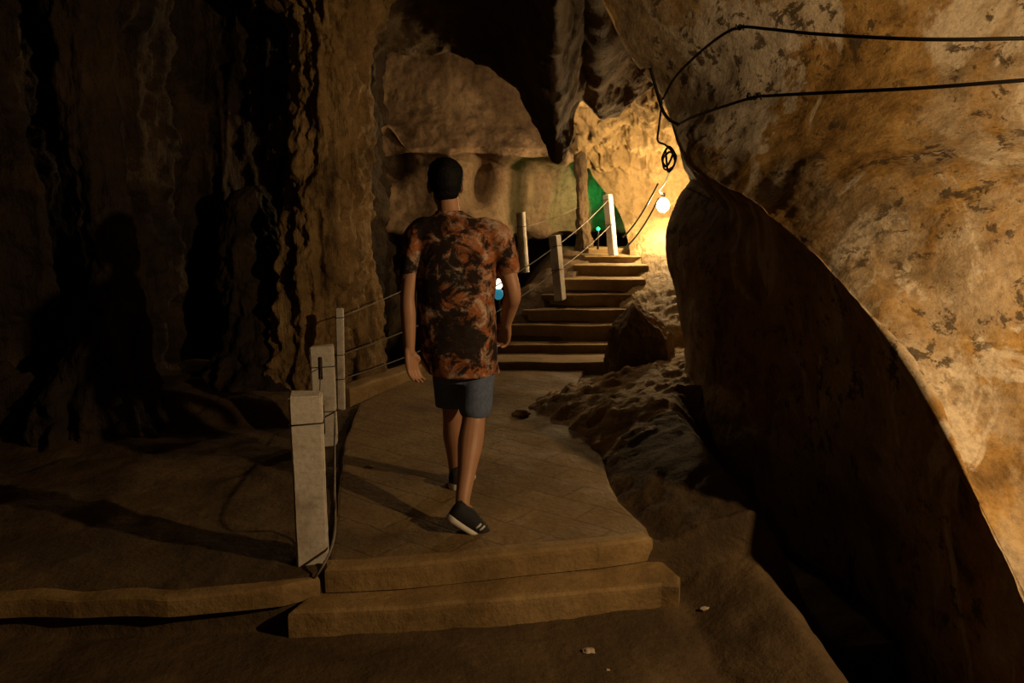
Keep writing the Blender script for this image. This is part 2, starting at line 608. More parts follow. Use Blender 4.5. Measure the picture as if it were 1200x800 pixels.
xs = np.concatenate([np.arange(-7, -2.2, 0.08), np.arange(-2.2, -0.95, 0.04), np.arange(-0.95, 0.0, 0.06), np.arange(0.0, 1.7, 0.022), np.arange(1.7, 5.01, 0.15)])
ts = np.concatenate([np.arange(-5, -0.8, 0.12), np.arange(-0.8, -0.06, 0.05), np.arange(-0.06, 0.08, 0.008), np.arange(0.08, 1.2, 0.045), np.arange(1.2, 4.4, 0.028), np.arange(4.4, 7.0, 0.05), np.arange(7.0, 11, 0.25)])
gp = np.zeros((len(ts), len(xs), 3))
for i, tt in enumerate(ts):
    for j, x in enumerate(xs):
        y = tt + float(np.interp(x, ex, ey))
        gp[i, j] = (x, y, ground_h(x, y))
fme = grid_mesh('floor', gp)
fm = bmesh.new()
fm.from_mesh(fme)


def on_slope(f):
    c = f.calc_center_median()
    return c.x > float(np.interp(c.y, toe_y, toe_x)) - 0.03 * fr(c.x, c.y, 4.0, 6, 3) and c.y + 0.5 * fr(c.x, c.y, 7.0, 2.5, 4) > 4.75


sm = fm.copy()
bmesh.ops.delete(fm, geom=[f for f in fm.faces if on_slope(f)], context='FACES')
bmesh.ops.delete(sm, geom=[f for f in sm.faces if not on_slope(f)], context='FACES')
struct(bm_obj('floor', fm, M['ground']))
struct(bm_obj('rock_slope', sm, M['slope']))

# walkway: scored concrete, its front rim is the upper step
wk = [G(383, 664, ZP), G(470, 660, ZP), G(600, 648, ZP), G(700, 638, ZP), G(748, 630, ZP), G(762, 628, ZP), G(757, 615, ZP), G(725, 585, ZP), G(712, 555, ZP), G(706, 530, ZP)]
wk = [(p.x, p.y) for p in wk] + [(0.52, 5.3), (0.45, 6.0), (0.6, 7.0), (0.75, 7.7), (-0.75, 7.7), (-0.85, 7.2), (-1.2, 6.1), (-1.1, 5.0)]
struct(slab('walkway', wk, 0.02, ZP, M['path'], bevel=0.03, wob=0.012))
st = [G(336, 718, 0.115), G(480, 709, 0.115), G(620, 698, 0.115), G(740, 686, 0.115), G(775, 682, 0.115), G(796, 684, 0.115), G(797, 672, 0.115), G(775, 655, 0.115)]
st = [(p.x, p.y) for p in st] + [(0.55, 3.75), (-0.75, 3.55)]
low = slab('doorstep', st, -0.05, 0.115, M['step'], bevel=0.03, wob=0.012)
low.name = 'low_step'
tag(low, 'low worn concrete step in the foreground, below the edge of the walkway', 'step')

ee = [G(-700, 712, 0.17), G(-300, 706, 0.17), G(0, 701, 0.18), G(200, 696, 0.19), G(330, 684, 0.2), G(372, 670, 0.21)]
eo = [(p.x, p.y - 0.02) for p in ee] + [(p.x, p.y + 0.07) for p in reversed(ee)]
struct(slab('edging', eo, 0.105, 0.188, M['step'], bevel=0.025, wob=0.02))
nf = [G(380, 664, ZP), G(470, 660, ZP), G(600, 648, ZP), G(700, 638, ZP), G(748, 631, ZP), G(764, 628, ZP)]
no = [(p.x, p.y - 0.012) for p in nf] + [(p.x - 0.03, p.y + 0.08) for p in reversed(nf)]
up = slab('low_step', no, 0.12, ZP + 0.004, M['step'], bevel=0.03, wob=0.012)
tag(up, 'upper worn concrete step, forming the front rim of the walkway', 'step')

# staircase
sr = thing('stone_staircase', 'concrete staircase climbing toward the bare bulb at the back of the cave', 'stairs', (0.7, stairs[0][0], ZP))
for i, (y, za, zb, xl, xr) in enumerate(stairs):
    yb = (stairs[i + 1][0] if i + 1 < len(stairs) else y + 0.5) + 0.08
    xr2 = xr + 0.25
    nxt = stairs[i + 1][3] if i + 1 < len(stairs) else xl
    slab('step', [(xl, y + 0.02), ((xl + xr) / 2, y), (xr2, y - 0.01), (xr2, yb), (nxt - 0.12, yb)], (za if i else 0.0) - 0.16, zb, M['stair'], bevel=0.018, wob=0.018, parent=sr, scale=3, step=0.08)

# ------------------------------------------------------------------ right wall: lit face, sharp edge, dark flank
A = [
    # far behind,        silhouette,        middle of flank,   edge,  ---- lit face ----
    [(800, -40, 8.0), (720, -40, 6.9), (705, -40, 6.4), (690, -40, 6.1), (700, -40, 6.0), (850, -60, 5.2), (1050, -80, 4.5), (1350, -130, 3.9)],
    [(860, 60, 8.0), (780, 70, 6.9), (756, 65, 6.4), (738, 60, 6.1), (748, 58, 6.0), (870, 30, 5.2), (1060, 10, 4.4), (1350, -20, 3.8)],
    [(880, 140, 8.0), (812, 140, 6.8), (795, 128, 6.4), (778, 115, 6.1), (788, 110, 6.0), (900, 90, 5.1), (1080, 80, 4.3), (1350, 70, 3.7)],
    [(900, 200, 7.8), (830, 200, 6.9), (806, 195, 6.5), (815, 192, 5.9), (822, 187, 5.75), (930, 160, 4.9), (1100, 150, 4.1), (1350, 140, 3.6)],
    [(900, 250, 7.6), (803, 235, 6.5), (850, 240, 5.9), (893, 248, 5.25), (900, 243, 5.15), (990, 220, 4.5), (1130, 210, 3.9), (1350, 200, 3.45)],
    [(880, 290, 7.4), (782, 288, 6.3), (880, 300, 5.4), (965, 315, 4.65), (972, 309, 4.55), (1040, 280, 4.2), (1150, 270, 3.75), (1350, 260, 3.3)],
    [(890, 370, 7.4), (796, 372, 6.2), (930, 390, 4.9), (1060, 435, 4.0), (1067, 430, 3.92), (1120, 405, 3.8), (1210, 390, 3.5), (1380, 370, 3.1)],
    [(890, 420, 7.4), (801, 425, 6.2), (960, 490, 4.6), (1130, 580, 3.5), (1137, 577, 3.43), (1180, 565, 3.4), (1260, 550, 3.2), (1420, 530, 2.8)],
    [(890, 470, 7.4), (788, 478, 6.1), (990, 580, 4.3), (1185, 700, 3.1), (1193, 697, 3.04), (1240, 690, 3.0), (1310, 680, 2.85), (1470, 660, 2.45)],
    [(890, 520, 7.4), (786, 530, 6.0), (1010, 700, 4.1), (1240, 850, 2.8), (1248, 850, 2.75), (1300, 850, 2.7), (1380, 850, 2.5), (1560, 850, 2.1)],
    [(890, 570, 7.4), (786, 600, 6.0), (1030, 850, 4.0), (1290, 1000, 2.6), (1298, 1000, 2.55), (1350, 1000, 2.5), (1450, 1000, 2.3), (1660, 1000, 1.9)],
]


SHADOW_GROOVE = [(P(970, -10, 4.4), P(1100, 80, 3.95)), (P(1100, 80, 3.95), P(1210, 170, 3.55))]  # groove added to imitate a broad cast shadow across the wall


def fn_right(x, y, z):
    p = Vector((x, y, z))
    g = 0.0
    for a, b in SHADOW_GROOVE:
        t = max(0.0, min(1.0, (p - a).dot(b - a) / (b - a).length_squared))
        g = max(g, math.exp(-((p - a.lerp(b, t)).length / 0.11) ** 2))
    return 0.05 * fr(x, y, z, 0.8, 3) + 0.012 * fr(x, y, z, 4, 5) - 0.13 * g


for i, r in enumerate(A):
    k = [1, 1, 1, 0.95, 0.88, 0.84, 0.82, 0.82, 0.84, 0.86, 0.88][i]
    for j in range(3, 8):
        r[j] = (r[j][0], r[j][1], r[j][2] * k * (1 + (0.0, 0.0, 0.055, 0.12, 0.20)[j - 3] * (1 if 3 <= i <= 6 else 0.6)))
    r[2] = (r[2][0], r[2][1], r[2][2] * (1 + k) / 2)
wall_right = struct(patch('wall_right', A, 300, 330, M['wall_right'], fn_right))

# ------------------------------------------------------------------ back of the cave, left wall, ceiling
BK = [
    [(360, -10, 11.0), (460, -10, 11.2), (560, -10, 11.2), (680, 0, 11.2), (800, 0, 11.6)],
    [(360, 60, 11.0), (460, 60, 11.2), (560, 60, 11.2), (680, 80, 11.2), (800, 80, 11.6)],
    [(360, 130, 10.9), (460, 130, 11.0), (560, 130, 11.0), (660, 140, 11.0), (800, 140, 11.6)],
    [(360, 182, 10.6), (460, 178, 10.6), (560, 178, 10.6), (640, 185, 10.6), (800, 185, 11.6)],
    [(360, 190, 10.9), (460, 190, 10.9), (560, 190, 10.9), (650, 195, 11.2), (800, 195, 11.6)],
    [(360, 250, 10.7), (460, 255, 10.7), (560, 255, 10.7), (670, 250, 11.5), (800, 250, 11.5)],
    [(360, 268, 10.7), (460, 272, 10.7), (560, 278, 10.7), (680, 272, 11.5), (800, 272, 11.5)],
    [(360, 270, 11.6), (460, 274, 11.6), (560, 280, 11.6), (680, 274, 11.8), (800, 274, 11.9)],
    [(360, 280, 13.0), (460, 282, 13.0), (560, 284, 13.0), (680, 280, 13.0), (800, 280, 13.0)],
    [(360, 420, 13.0), (460, 420, 13.0), (560, 420, 13.0), (680, 420, 13.0), (800, 420, 13.0)],
]


def fn_back(x, y, z):
    v = 0.05 * fr(x, y, z, 0.9, 6) + 0.015 * fr(x, y, z, 6, 4)
    if z < 2.5:
        v += 0.10 * (rid(x, y, z, 1.7, 0.7) - 0.5)
    v -= 0.5 * math.exp(-((x + 1.65) / 0.22) ** 2 - ((z - 2.33) / 0.18) ** 2)      # a pocket in the wall
    v -= 0.35 * math.exp(-((x + 0.4) / 0.16) ** 2 - ((z - 2.1) / 0.3) ** 2)
    return v


struct(patch('wall_back', BK, 220, 240, M['wall_back'], fn_back))

FR = [
    [(640, 40, 9.6), (715, 30, 9.2), (780, 20, 9.0), (900, 0, 8.8)],
    [(650, 110, 9.8), (725, 105, 9.4), (785, 100, 9.1), (900, 90, 8.9)],
    [(668, 165, 10.3), (735, 160, 10.0), (790, 150, 9.8), (900, 150, 9.4)],
    [(694, 205, 10.8), (745, 200, 10.6), (792, 200, 10.4), (900, 200, 10.0)],
    [(726, 250, 10.7), (757, 245, 10.6), (800, 245, 10.4), (900, 245, 10.1)],
    [(738, 300, 9.7), (765, 300, 9.4), (805, 300, 9.1), (900, 300, 9.0)],
    [(729, 345, 8.75), (760, 345, 8.4), (810, 345, 8.1), (900, 345, 8.0)],
    [(720, 395, 8.0), (755, 395, 7.65), (810, 395, 7.5), (900, 395, 7.5)],
    [(714, 450, 7.6), (750, 450, 7.3), (810, 450, 7.2), (900, 450, 7.2)],
]


def fn_far(x, y, z):
    v = 0.06 * fr(x, y, z, 1.5, 6) + 0.02 * fr(x, y, z, 8, 4)
    if z > 2.0:
        v += 0.16 * sstep(2.0, 2.5, z) * fr(x, y, z, 4.0, 5)
    return v


struct(patch('wall_far', FR, 200, 160, M['wall_far'], fn_far))

LW = []
for py in (-260, -60, 60, 180, 300, 400, 455, 500, 620):
    k = {455: 0.97, 500: 0.93, 620: 0.9}.get(py, 1.0)
    dd = [3.2, 4.6, 5.7, 6.4, 7.3, 7.6, 8.4, 11.5]
    pp = [-420, -180, 20, 140, 230, 330, 420, 445]
    LW.append([(a, py, d * (k if d < 8 else 1)) for a, d in zip(pp, dd)])


def fn_left(x, y, z):
    v = 0.34 * (rid(x, y, z, 1.25, 0.16, 3.0) - 0.5)
    v += 0.13 * (rid(x, y, z, 3.2, 0.3, 1.0) - 0.5)
    v += 0.04 * (rid(x, y, z, 9, 0.8) - 0.5)
    v += 0.16 * fr(x, y, z, 1.1, 6) + 0.06 * fr(x, y, z, 4.0, 5, 0.7) + 0.02 * fr(x, y, z, 11, 4)
    return v


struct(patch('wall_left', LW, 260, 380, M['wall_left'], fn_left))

CE = [
    [(-6, -2, 3.8, 0), (-3, -2, 4.2, 0), (0, -2, 4.2, 0), (2, -2, 4.2, 0), (5, -2, 4, 0)],
    [(-6, 3, 3.9, 0), (-3, 3, 4.2, 0), (0, 3, 4.2, 0), (2, 3, 4.2, 0), (5, 3, 4, 0)],
    [(-6, 5.5, 4.0, 0), (-3, 5.5, 4.2, 0), (0, 5.5, 4.0, 0), (2, 5.5, 3.6, 0), (5, 5.5, 3.6, 0)],
]
low_edge = [(240, 8, 7.8), (330, 25, 7.9), (430, 62, 8.2), (510, 66, 8.4), (560, 72, 8.4), (600, 100, 8.3), (622, 142, 8.2), (648, 186, 8.1), (664, 172, 8.2), (680, 118, 8.4), (706, 142, 8.6), (735, 122, 8.8), (775, 100, 8.9), (900, 60, 9.0)]
low_edge_old = [(240, 8, 7.8), (330, 25, 7.9), (430, 62, 8.2), (510, 66, 8.4), (560, 72, 8.4), (600, 100, 8.3), (625, 140, 8.2), (652, 188, 8.1), (684, 196, 8.3), (700, 158, 8.6), (745, 140, 8.9), (800, 130, 9.0), (900, 110, 9.0)]
EC = []
for kk, (dpy, dd) in enumerate([(-210, -2.6), (-120, -1.3), (-50, -0.45), (-12, -0.12), (0, 0.0), (-6, 0.18), (-30, 0.5), (-120, 1.4), (-260, 3.0)]):
    EC.append([(px, py + dpy, d + dd) for (px, py, d) in low_edge])


def fn_ceil(x, y, z):
    v = 0.10 * fr(x, y, z, 0.9, 6) + 0.02 * fr(x, y, z, 5, 4)
    v += 0.05 * (rid(x, y, z, 2.6, 0.5, 5.0) - 0.5)
    return v


struct(patch('ceiling', EC, 170, 300, M['ceiling'], fn_ceil, toward=(0, 6, 1.5)))
# the rest of the cave round the camera: one rock shell
bm = bmesh.new()
bmesh.ops.create_icosphere(bm, subdivisions=5, radius=1)
for v in bm.verts:
    d = v.co.normalized()
    q = Vector((d.x * 8.0, 4.5 + d.y * 10.5, 1.6 + d.z * 4.2))
    q += d * 0.5 * fr(q.x, q.y, q.z, 0.4, 5)
    v.co = q
bmesh.ops.delete(bm, geom=[v for v in bm.verts if v.co.z < -1.6], context='VERTS')
struct(bm_obj('wall_outer', bm, M['ceiling']))

# ------------------------------------------------------------------ rock formations
def flute(a=0.22, b=0.10, c=0.03, off=0.0):
    def f(x, y, z):
        return a * (rid(x, y, z, 4.0, 0.35, off) - 0.5) + b * (rid(x, y, z, 9, 0.9, off) - 0.5) + c * fr(x, y, z, 9, 5) * 2 + 0.12 * fr(x, y, z, 1.7, 3) + 0.14 * fr(x, y, z, 4.5, 5, 0.7)
    return f


def axis(lst):
    return [(P(px, py, d), r) for px, py, d, r in lst]


tag(center_origin(pillar('flowstone_column', axis([(392, -30, 6.9, 0.55), (390, 30, 6.8, 0.36), (388, 90, 6.8, 0.30), (388, 170, 6.8, 0.31), (380, 250, 6.75, 0.36), (374, 330, 6.7, 0.36), (366, 400, 6.7, 0.33), (362, 450, 6.6, 0.36), (362, 500, 6.6, 0.42)]), M['column'], 150, 200, flute(off=2.0))),
    'tall fluted ochre rock column from floor to ceiling, left of the man', 'rock column')
tag(center_origin(pillar('stalagmite', axis([(416, 40, 7.0, 0.04), (417, 60, 7.0, 0.08), (417, 150, 7.0, 0.09), (418, 240, 6.95, 0.11), (414, 290, 6.95, 0.14), (414, 330, 6.95, 0.185), (417, 390, 6.95, 0.22), (420, 440, 6.9, 0.235), (421, 490, 6.9, 0.26)]), M['column'], 150, 120, flute(0.25, 0.12, 0.04, 5.0))),
    'slim stalagmite with a swollen foot behind the thin white post', 'stalagmite')
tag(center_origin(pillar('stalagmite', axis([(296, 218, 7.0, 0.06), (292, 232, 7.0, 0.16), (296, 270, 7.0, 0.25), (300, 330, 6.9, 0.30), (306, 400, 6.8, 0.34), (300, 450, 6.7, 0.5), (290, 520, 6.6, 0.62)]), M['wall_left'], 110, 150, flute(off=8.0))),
    'dark squat stalagmite to the left of the tall ochre column', 'stalagmite')
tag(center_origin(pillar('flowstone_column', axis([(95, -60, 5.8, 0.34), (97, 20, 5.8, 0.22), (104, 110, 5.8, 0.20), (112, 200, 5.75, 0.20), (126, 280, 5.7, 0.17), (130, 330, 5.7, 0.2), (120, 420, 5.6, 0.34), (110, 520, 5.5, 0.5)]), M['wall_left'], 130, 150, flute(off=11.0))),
    'dark brown rock column near the left border of the photo', 'rock column')

tag(center_origin(pillar('rock_rib', axis([(672, 60, 10.4, 0.16), (676, 130, 10.4, 0.12), (680, 190, 10.4, 0.09), (682, 240, 10.4, 0.085), (684, 280, 10.4, 0.10), (684, 310, 10.4, 0.15)]), M['ceiling'], 90, 70, flute(0.3, 0.2, 0.1, 3.0))),
    'narrow dark rib of rock at the left edge of the green glow', 'rock rib')

# boulder on the rock slope
bm = bmesh.new()
bmesh.ops.create_icosphere(bm, subdivisions=6, radius=1)
bc = P(751, 418, 7.0)
for v in bm.verts:
    d = v.co.normalized()
    # facetted block: cut the ball with planes
    r = 1.0
    for pn, pd in (((-0.95, -0.25, 0.2), 0.80), ((0.9, -0.3, 0.25), 0.80), ((0.45, -0.2, 0.87), 0.70), ((-0.62, -0.1, 0.78), 0.86), ((0.05, -0.95, -0.1), 0.62), ((0, 0.9, 0.3), 0.8), ((0.1, -0.6, 0.8), 0.74)):
        c = d.dot(Vector(pn).normalized())
        if c > 0.05:
            r = min(r, pd / c)
    q = Vector((d.x * 0.33, d.y * 0.30, d.z * 0.50)) * r
    q *= 1 + 0.05 * fr(d.x, d.y, d.z, 2.2, 5) + 0.03 * fr(d.x, d.y, d.z, 7, 4)
    v.co = q
bld = bm_obj('boulder', bm, M['boulder'])
bld.location = bc
tag(bld, 'dark pointed boulder at the foot of the stairs, on their right', 'boulder')


def stone(px, py, z, s, seed, label, mat='pebble', squash=0.5):
    bm = bmesh.new()
    bmesh.ops.create_icosphere(bm, subdivisions=3, radius=1)
    for v in bm.verts:
        d = v.co.normalized()
        k = 1 + 0.5 * mn.noise(d * 1.3 + Vector((seed, 0, 0))) + 0.2 * mn.noise(d * 3.1 + Vector((0, seed, 0)))
        v.co = Vector((d.x * s * 1.3, d.y * s * 0.8, d.z * s * squash)) * k
    o = bm_obj('stone', bm, M[mat])
    if z is None:
        z = 0.0
        for k in range(12):
            q = G(px, py, z)
            z = 0.5 * z + 0.5 * ground_h(q.x, q.y)
    o.location = G(px, py, z)
    o.location.z += s * squash * 0.55
    tag(o, label, 'stone', 'loose stones on the ground')
    return o


stone(689, 764, None, 0.020, 1.2, 'small pale stone lying alone on the floor below the low step')
stone(826, 714, None, 0.016, 4.4, 'small pale stone just past the right end of the low step')
stone(712, 785, None, 0.007, 9.1, 'tiny pale chip near the bottom of the photo, right of the small pale stone')
stone(610, 487, ZP, 0.045, 2.2, 'brown loose stone at the tip of the rock slope on the walkway', 'slope', 0.8)
stone(432, 548, ZP, 0.018, 7.7, 'small pale stone on the walkway right of the second white post')

# ------------------------------------------------------------------ kerb
ka, kb = G(411, 470, ZP), G(500, 438, ZP)
dirv = (kb - ka).normalized()
nv = Vector((-dirv.y, dirv.x, 0))
kerb = slab('kerb', [(ka + q * nv + s * dirv).to_2d()[:] for q, s in ((0, 0), (0, (kb - ka).length / 2), (0, (kb - ka).length), (0.2, (kb - ka).length), (0.2, 0))], 0.05, ZP + 0.10, M['step'], bevel=0.045, wob=0.02)
tag(kerb, 'low rounded concrete kerb along the left side of the walkway, behind the thin white post', 'kerb')


# ------------------------------------------------------------------ posts
def post(base, top, w, dp, label, mat='post', yaw=0.0, bands=(), round_=False, chip=0.008, name='concrete_post'):
    base, top = Vector(base), Vector(top)
    root = thing(name, label, 'post', base, 'fence posts')
    ax = top - base
    L = ax.length
    bm = bmesh.new()
    if round_:
        bmesh.ops.create_cone(bm, cap_ends=True, segments=20, radius1=w / 2, radius2=w / 2 * 0.92, depth=1)
    else:
        bmesh.ops.create_cube(bm, size=1)
        for v in bm.verts:
            v.co.x *= w
            v.co.y *= dp
        bmesh.ops.bevel(bm, geom=list(bm.edges), offset=0.008, segments=2, affect='EDGES')
    bmesh.ops.subdivide_edges(bm, edges=[e for e in bm.edges if abs((e.verts[0].co - e.verts[1].co).z) > 0.5], cuts=40)
    z_ax = ax.normalized()
    x_ax = Vector((math.cos(yaw), math.sin(yaw), 0))
    x_ax = (x_ax - z_ax * x_ax.dot(z_ax)).normalized()
    y_ax = z_ax.cross(x_ax)
    for v in bm.verts:
        t = v.co.z + 0.5
        n1 = mn.noise(Vector((v.co.x * 9, v.co.y * 9 + base.x * 7, t * L * 6)))
        n2 = mn.noise(Vector((v.co.x * 50 + base.y, v.co.y * 50, t * L * 55)))
        k = 1 + (n1 * chip * 0.6 + n2 * chip * 0.35) / w * 1.2
        v.co = x_ax * v.co.x * k + y_ax * v.co.y * k + z_ax * (t * (L + 0.08) - 0.08 + (n1 * 0.012 if t > 0.95 else 0))
    o = bm_obj('shaft', bm, M[mat], None, smooth=False)
    o.parent = root
    for bz in bands:
        c = base + z_ax * bz
        hw, hd = w / 2 + 0.004, dp / 2 + 0.004
        if round_:
            loop = [c + x_ax * hw * math.cos(a) + y_ax * hw * math.sin(a) for a in np.linspace(0, 2 * PI, 17)]
        else:
            q = [(-hw, -hd), (hw, -hd), (hw, hd), (-hw, hd), (-hw, -hd)]
            loop = [c + x_ax * a + y_ax * b + z_ax * 0.004 * (k % 2) for k, (a, b) in enumerate(q)]
        tube('wire_band', loop, 0.0032, M['iron'], root, 6)
    return root, base, top, z_ax


def on_post(p, h):
    return p[1] + p[3] * h


def wp(base_px, top_px, z, **kw):
    b = G(*base_px, z)
    t = P(*top_px, b.y + 0.0)
    return b, t


b1, t1 = G(367, 652, ZP - 0.02), None
t1 = P(358, 461, b1.y)
p1 = post(b1, t1, 0.135, 0.12, 'tall white square post nearest the camera, at the left end of the steps', yaw=0.2, bands=(0.62,))
b2 = G(382, 514, ZP - 0.02)
p2 = post(b2, P(377, 405, b2.y), 0.15, 0.12, 'wide white post with dark slots, second from the camera', yaw=0.16, bands=(0.50, 0.2))
b3 = G(400, 476, ZP - 0.02)
p3 = post(b3, P(398, 361, b3.y), 0.055, 0.06, 'thin white post in front of the slim stalagmite', bands=(0.22, 0.41, 0.70), chip=0.003)
b4 = P(614, 306, 9.3)
p4 = post(b4 - Vector((0, 0, 0.05)), P(610, 249, 9.3), 0.115, 0.115, 'round dark post with a pale edge, beside the man\'s right shoulder', round_=True, bands=(0.45,), name='round_post')
b5 = P(656, 343, 8.5)
p5 = post(b5, P(650, 276, 8.5), 0.09, 0.135, 'short white post halfway up the stairs', yaw=-0.46, bands=(0.25, 0.5))
b6 = P(718, 292, 9.75)
p6 = post(b6, P(712, 228, 9.75), 0.08, 0.15, 'white post at the head of the stairs, beside the green glow', yaw=-0.46, bands=(0.3, 0.6))
for pp, lo, hi in ((p2, 0.42, 0.57), (p2, 0.05, 0.25)):
    c = (on_post(pp, lo) + on_post(pp, hi)) / 2 + Vector((0.0, -0.062, 0))
    bm = bmesh.new()
    bmesh.ops.create_cube(bm, size=1)
    for v in bm.verts:
        v.co = Vector((v.co.x * 0.026, v.co.y * 0.012, v.co.z * (hi - lo))) + c
    bmesh.ops.bevel(bm, geom=list(bm.edges), offset=0.004, segments=2, affect='EDGES')
    bm_obj('slot_plate', bm, M['iron'], pp[0])

# fence wires: each runs from post to post
def sag(a, b, s, n=9):
    return [a.lerp(b, k / (n - 1)) - Vector((0, 0, s * 4 * (k / (n - 1)) * (1 - k / (n - 1)))) for k in range(n)]


off = Vector((0, -0.05, 0))
FW = 'fence wires'
w = tube('fence_wire', sag(on_post(p3, 0.41) + off * .6, on_post(p5, 0.5) + off, 0.10) + sag(on_post(p5, 0.5) + off, on_post(p6, 0.6) + off, 0.03)[1:], 0.0055, M['rope'], samples=60)
tag(center_origin(w), 'upper pale wire from the thin white post up along the stairs to the top post', 'wire', FW)
w = tube('fence_wire', sag(on_post(p3, 0.22) + off * .6, on_post(p5, 0.25) + off, 0.12) + sag(on_post(p5, 0.25) + off, on_post(p6, 0.3) + off, 0.03)[1:], 0.0055, M['rope'], samples=60)
tag(center_origin(w), 'lower pale wire from the thin white post up along the stairs to the top post', 'wire', FW)
w = tube('fence_wire', sag(on_post(p3, 0.70) + off * .6, on_post(p4, 0.45) + Vector((-0.06, 0, 0)), 0.06), 0.0045, M['rope'], samples=40)
tag(center_origin(w), 'pale wire from the top of the thin white post to the round dark post', 'wire', FW)
w = tube('fence_wire', sag(on_post(p4, 0.45) + Vector((0.06, 0, 0)), P(690, 236, 10.6), 0.03), 0.0045, M['rope'], samples=30)
tag(center_origin(w), 'thin wire from the round dark post toward the green glow', 'wire', FW)
w = tube('fence_wire', [on_post(p2, 0.2) + Vector((0.08, -0.05, 0)), G(392, 560, 0.5), G(393, 600, 0.36), G(391, 632, 0.29), G(380, 660, 0.25), G(362, 684, 0.155), G(338, 702, 0.03), G(318, 716, 0.01)], 0.0055, M['rope'], samples=60)
tag(center_origin(w), 'loose grey wire hanging from the second post and curling over the edge of the steps', 'wire', FW)
w = tube('fence_wire', sag(on_post(p1, 0.62) + Vector((0.03, 0.07, 0)), on_post(p2, 0.50) + Vector((0, -0.065, 0)), 0.05), 0.003, M['iron'], samples=24)
tag(center_origin(w), 'dark wire between the nearest white post and the second one', 'wire', FW)

# ------------------------------------------------------------------ overhead cables
cg = 'black cables overhead'
c1 = [P(1330, 42, 3.2), P(1200, 45, 3.3), P(1080, 46, 3.5), P(960, 40, 3.9), P(900, 34, 4.25), P(868, 32, 4.5), P(845, 42, 4.7), P(815, 66, 5.1), P(790, 92, 5.5), P(776, 118, 5.8)]
o = tube('cable', c1, 0.0085, M['cable'], samples=90)
tag(center_origin(o), 'upper of the two black cables crossing the pale right wall', 'cable', cg)
c2 = [P(1330, 84, 3.1), P(1200, 94, 3.2), P(1080, 103, 3.45), P(980, 108, 3.8), P(905, 112, 4.2), P(884, 114, 4.4), P(850, 124, 4.75), P(812, 137, 5.3), P(795, 146, 5.7)]
o = tube('cable', c2, 0.0085, M['cable'], samples=90)
tag(center_origin(o), 'lower of the two black cables crossing the pale right wall', 'cable', cg)
kn = []
for k in range(60):
    a = k * 0.55
    kn.append(P(884 + 8 * math.cos(k * 0.2) , 113 + 1.5 * math.sin(a * 2), 4.38) + Vector((0.0, 0.014 * math.cos(a), 0.014 * math.sin(a))))
o = tube('cable_tie', kn, 0.004, M['cable'])
tag(center_origin(o), 'dark knot of wire tied round the lower black cable', 'cable tie', 'cable ties')
kn = []
for k in range(50):
    a = k * 0.6
    kn.append(P(867 + 5 * math.cos(k * 0.2), 32, 4.48) + Vector((0.0, 0.013 * math.cos(a), 0.013 * math.sin(a))))
o = tube('cable_tie', kn, 0.004, M['cable'])
tag(center_origin(o), 'dark knot of wire tied round the bend of the upper black cable', 'cable tie', 'cable ties')
# tangle where both cables end
tg = []
rnd = random.Random(3)
base_pts = [(776, 118), (772, 150), (771, 165), (780, 170), (788, 180), (781, 195), (776, 185), (784, 172), (792, 183), (788, 196), (779, 198), (777, 186), (786, 178), (791, 190), (783, 201), (780, 176)]
for k, (a, b) in enumerate(base_pts):
    tg.append(P(a, b, 5.85 + 0.03 * math.sin(k * 2.1)))
o = tube('cable_tangle', tg, 0.0075, M['cable'], samples=150)
tag(center_origin(o), 'tangled coil of black cable hanging above the bare bulb', 'cable')
o = tube('cable_bundle', [P(795, 146, 5.7), P(784, 140, 5.8), P(776, 128, 5.85), P(770, 108, 5.95), P(762, 80, 6.0)], 0.012, M['cable'], samples=30)
tag(center_origin(o), 'thick black cable bundle running up the corner of the right wall', 'cable')
BULB = P(777, 240, 9.65)
o = tube('lamp_cord', [P(786, 196, 5.85), P(779, 215, 7.5), P(773, 223, 9.0), P(776, 227, 9.65)], 0.006, M['rope'], samples=40)
tag(center_origin(o), 'pale cord between the black tangle and the bare bulb', 'cord')
for (a, b), lab in ((((771, 215), (730, 278)), 'upper thin black cable slanting from the bulb cord down to the head of the stairs'), (((772, 232), (733, 290)), 'lower thin black cable slanting from the bulb cord down to the head of the stairs')):
    pa, pb = P(*a, 9.3), P(*b, 9.6)
    o = tube('cable', sag(pa, pb, 0.06), 0.010, M['cable'], samples=30)
    tag(center_origin(o), lab, 'cable', 'thin cables by the stairs')

# ------------------------------------------------------------------ lamps
lamp = thing('light_bulb', 'bare glowing white bulb hanging at the corner of the right wall above the stairs', 'lamp', BULB)


def ball(name, c, r, mat, parent, sx=1, sy=1, sz=1):
    bm = bmesh.new()
    bmesh.ops.create_uvsphere(bm, u_segments=24, v_segments=16, radius=r)
    for v in bm.verts:
        if v.co.z > 0:
            s = 1 - 0.35 * (v.co.z / r) ** 2
            v.co.x *= s
            v.co.y *= s
        v.co = Vector((v.co.x * sx, v.co.y * sy, v.co.z * sz)) + c
    return bm_obj(name, bm, mat, parent)


BR = 0.075
LAMP_W = 165.0
bulb_mat = emit('bulb_glow', (1.0, 0.68, 0.33), 1.0)
bulb_mat.node_tree.nodes['Principled BSDF'].inputs['Emission Strength'].default_value = LAMP_W / (4 * PI * BR * BR * PI)
ball('glass', BULB, BR, bulb_mat, lamp, sz=1.15)
tube('socket', [BULB + Vector((0, 0, 0.065)), BULB + Vector((0, 0, 0.09)), BULB + Vector((0, 0, 0.14))], 0.022, M['cable'], lamp, 14)

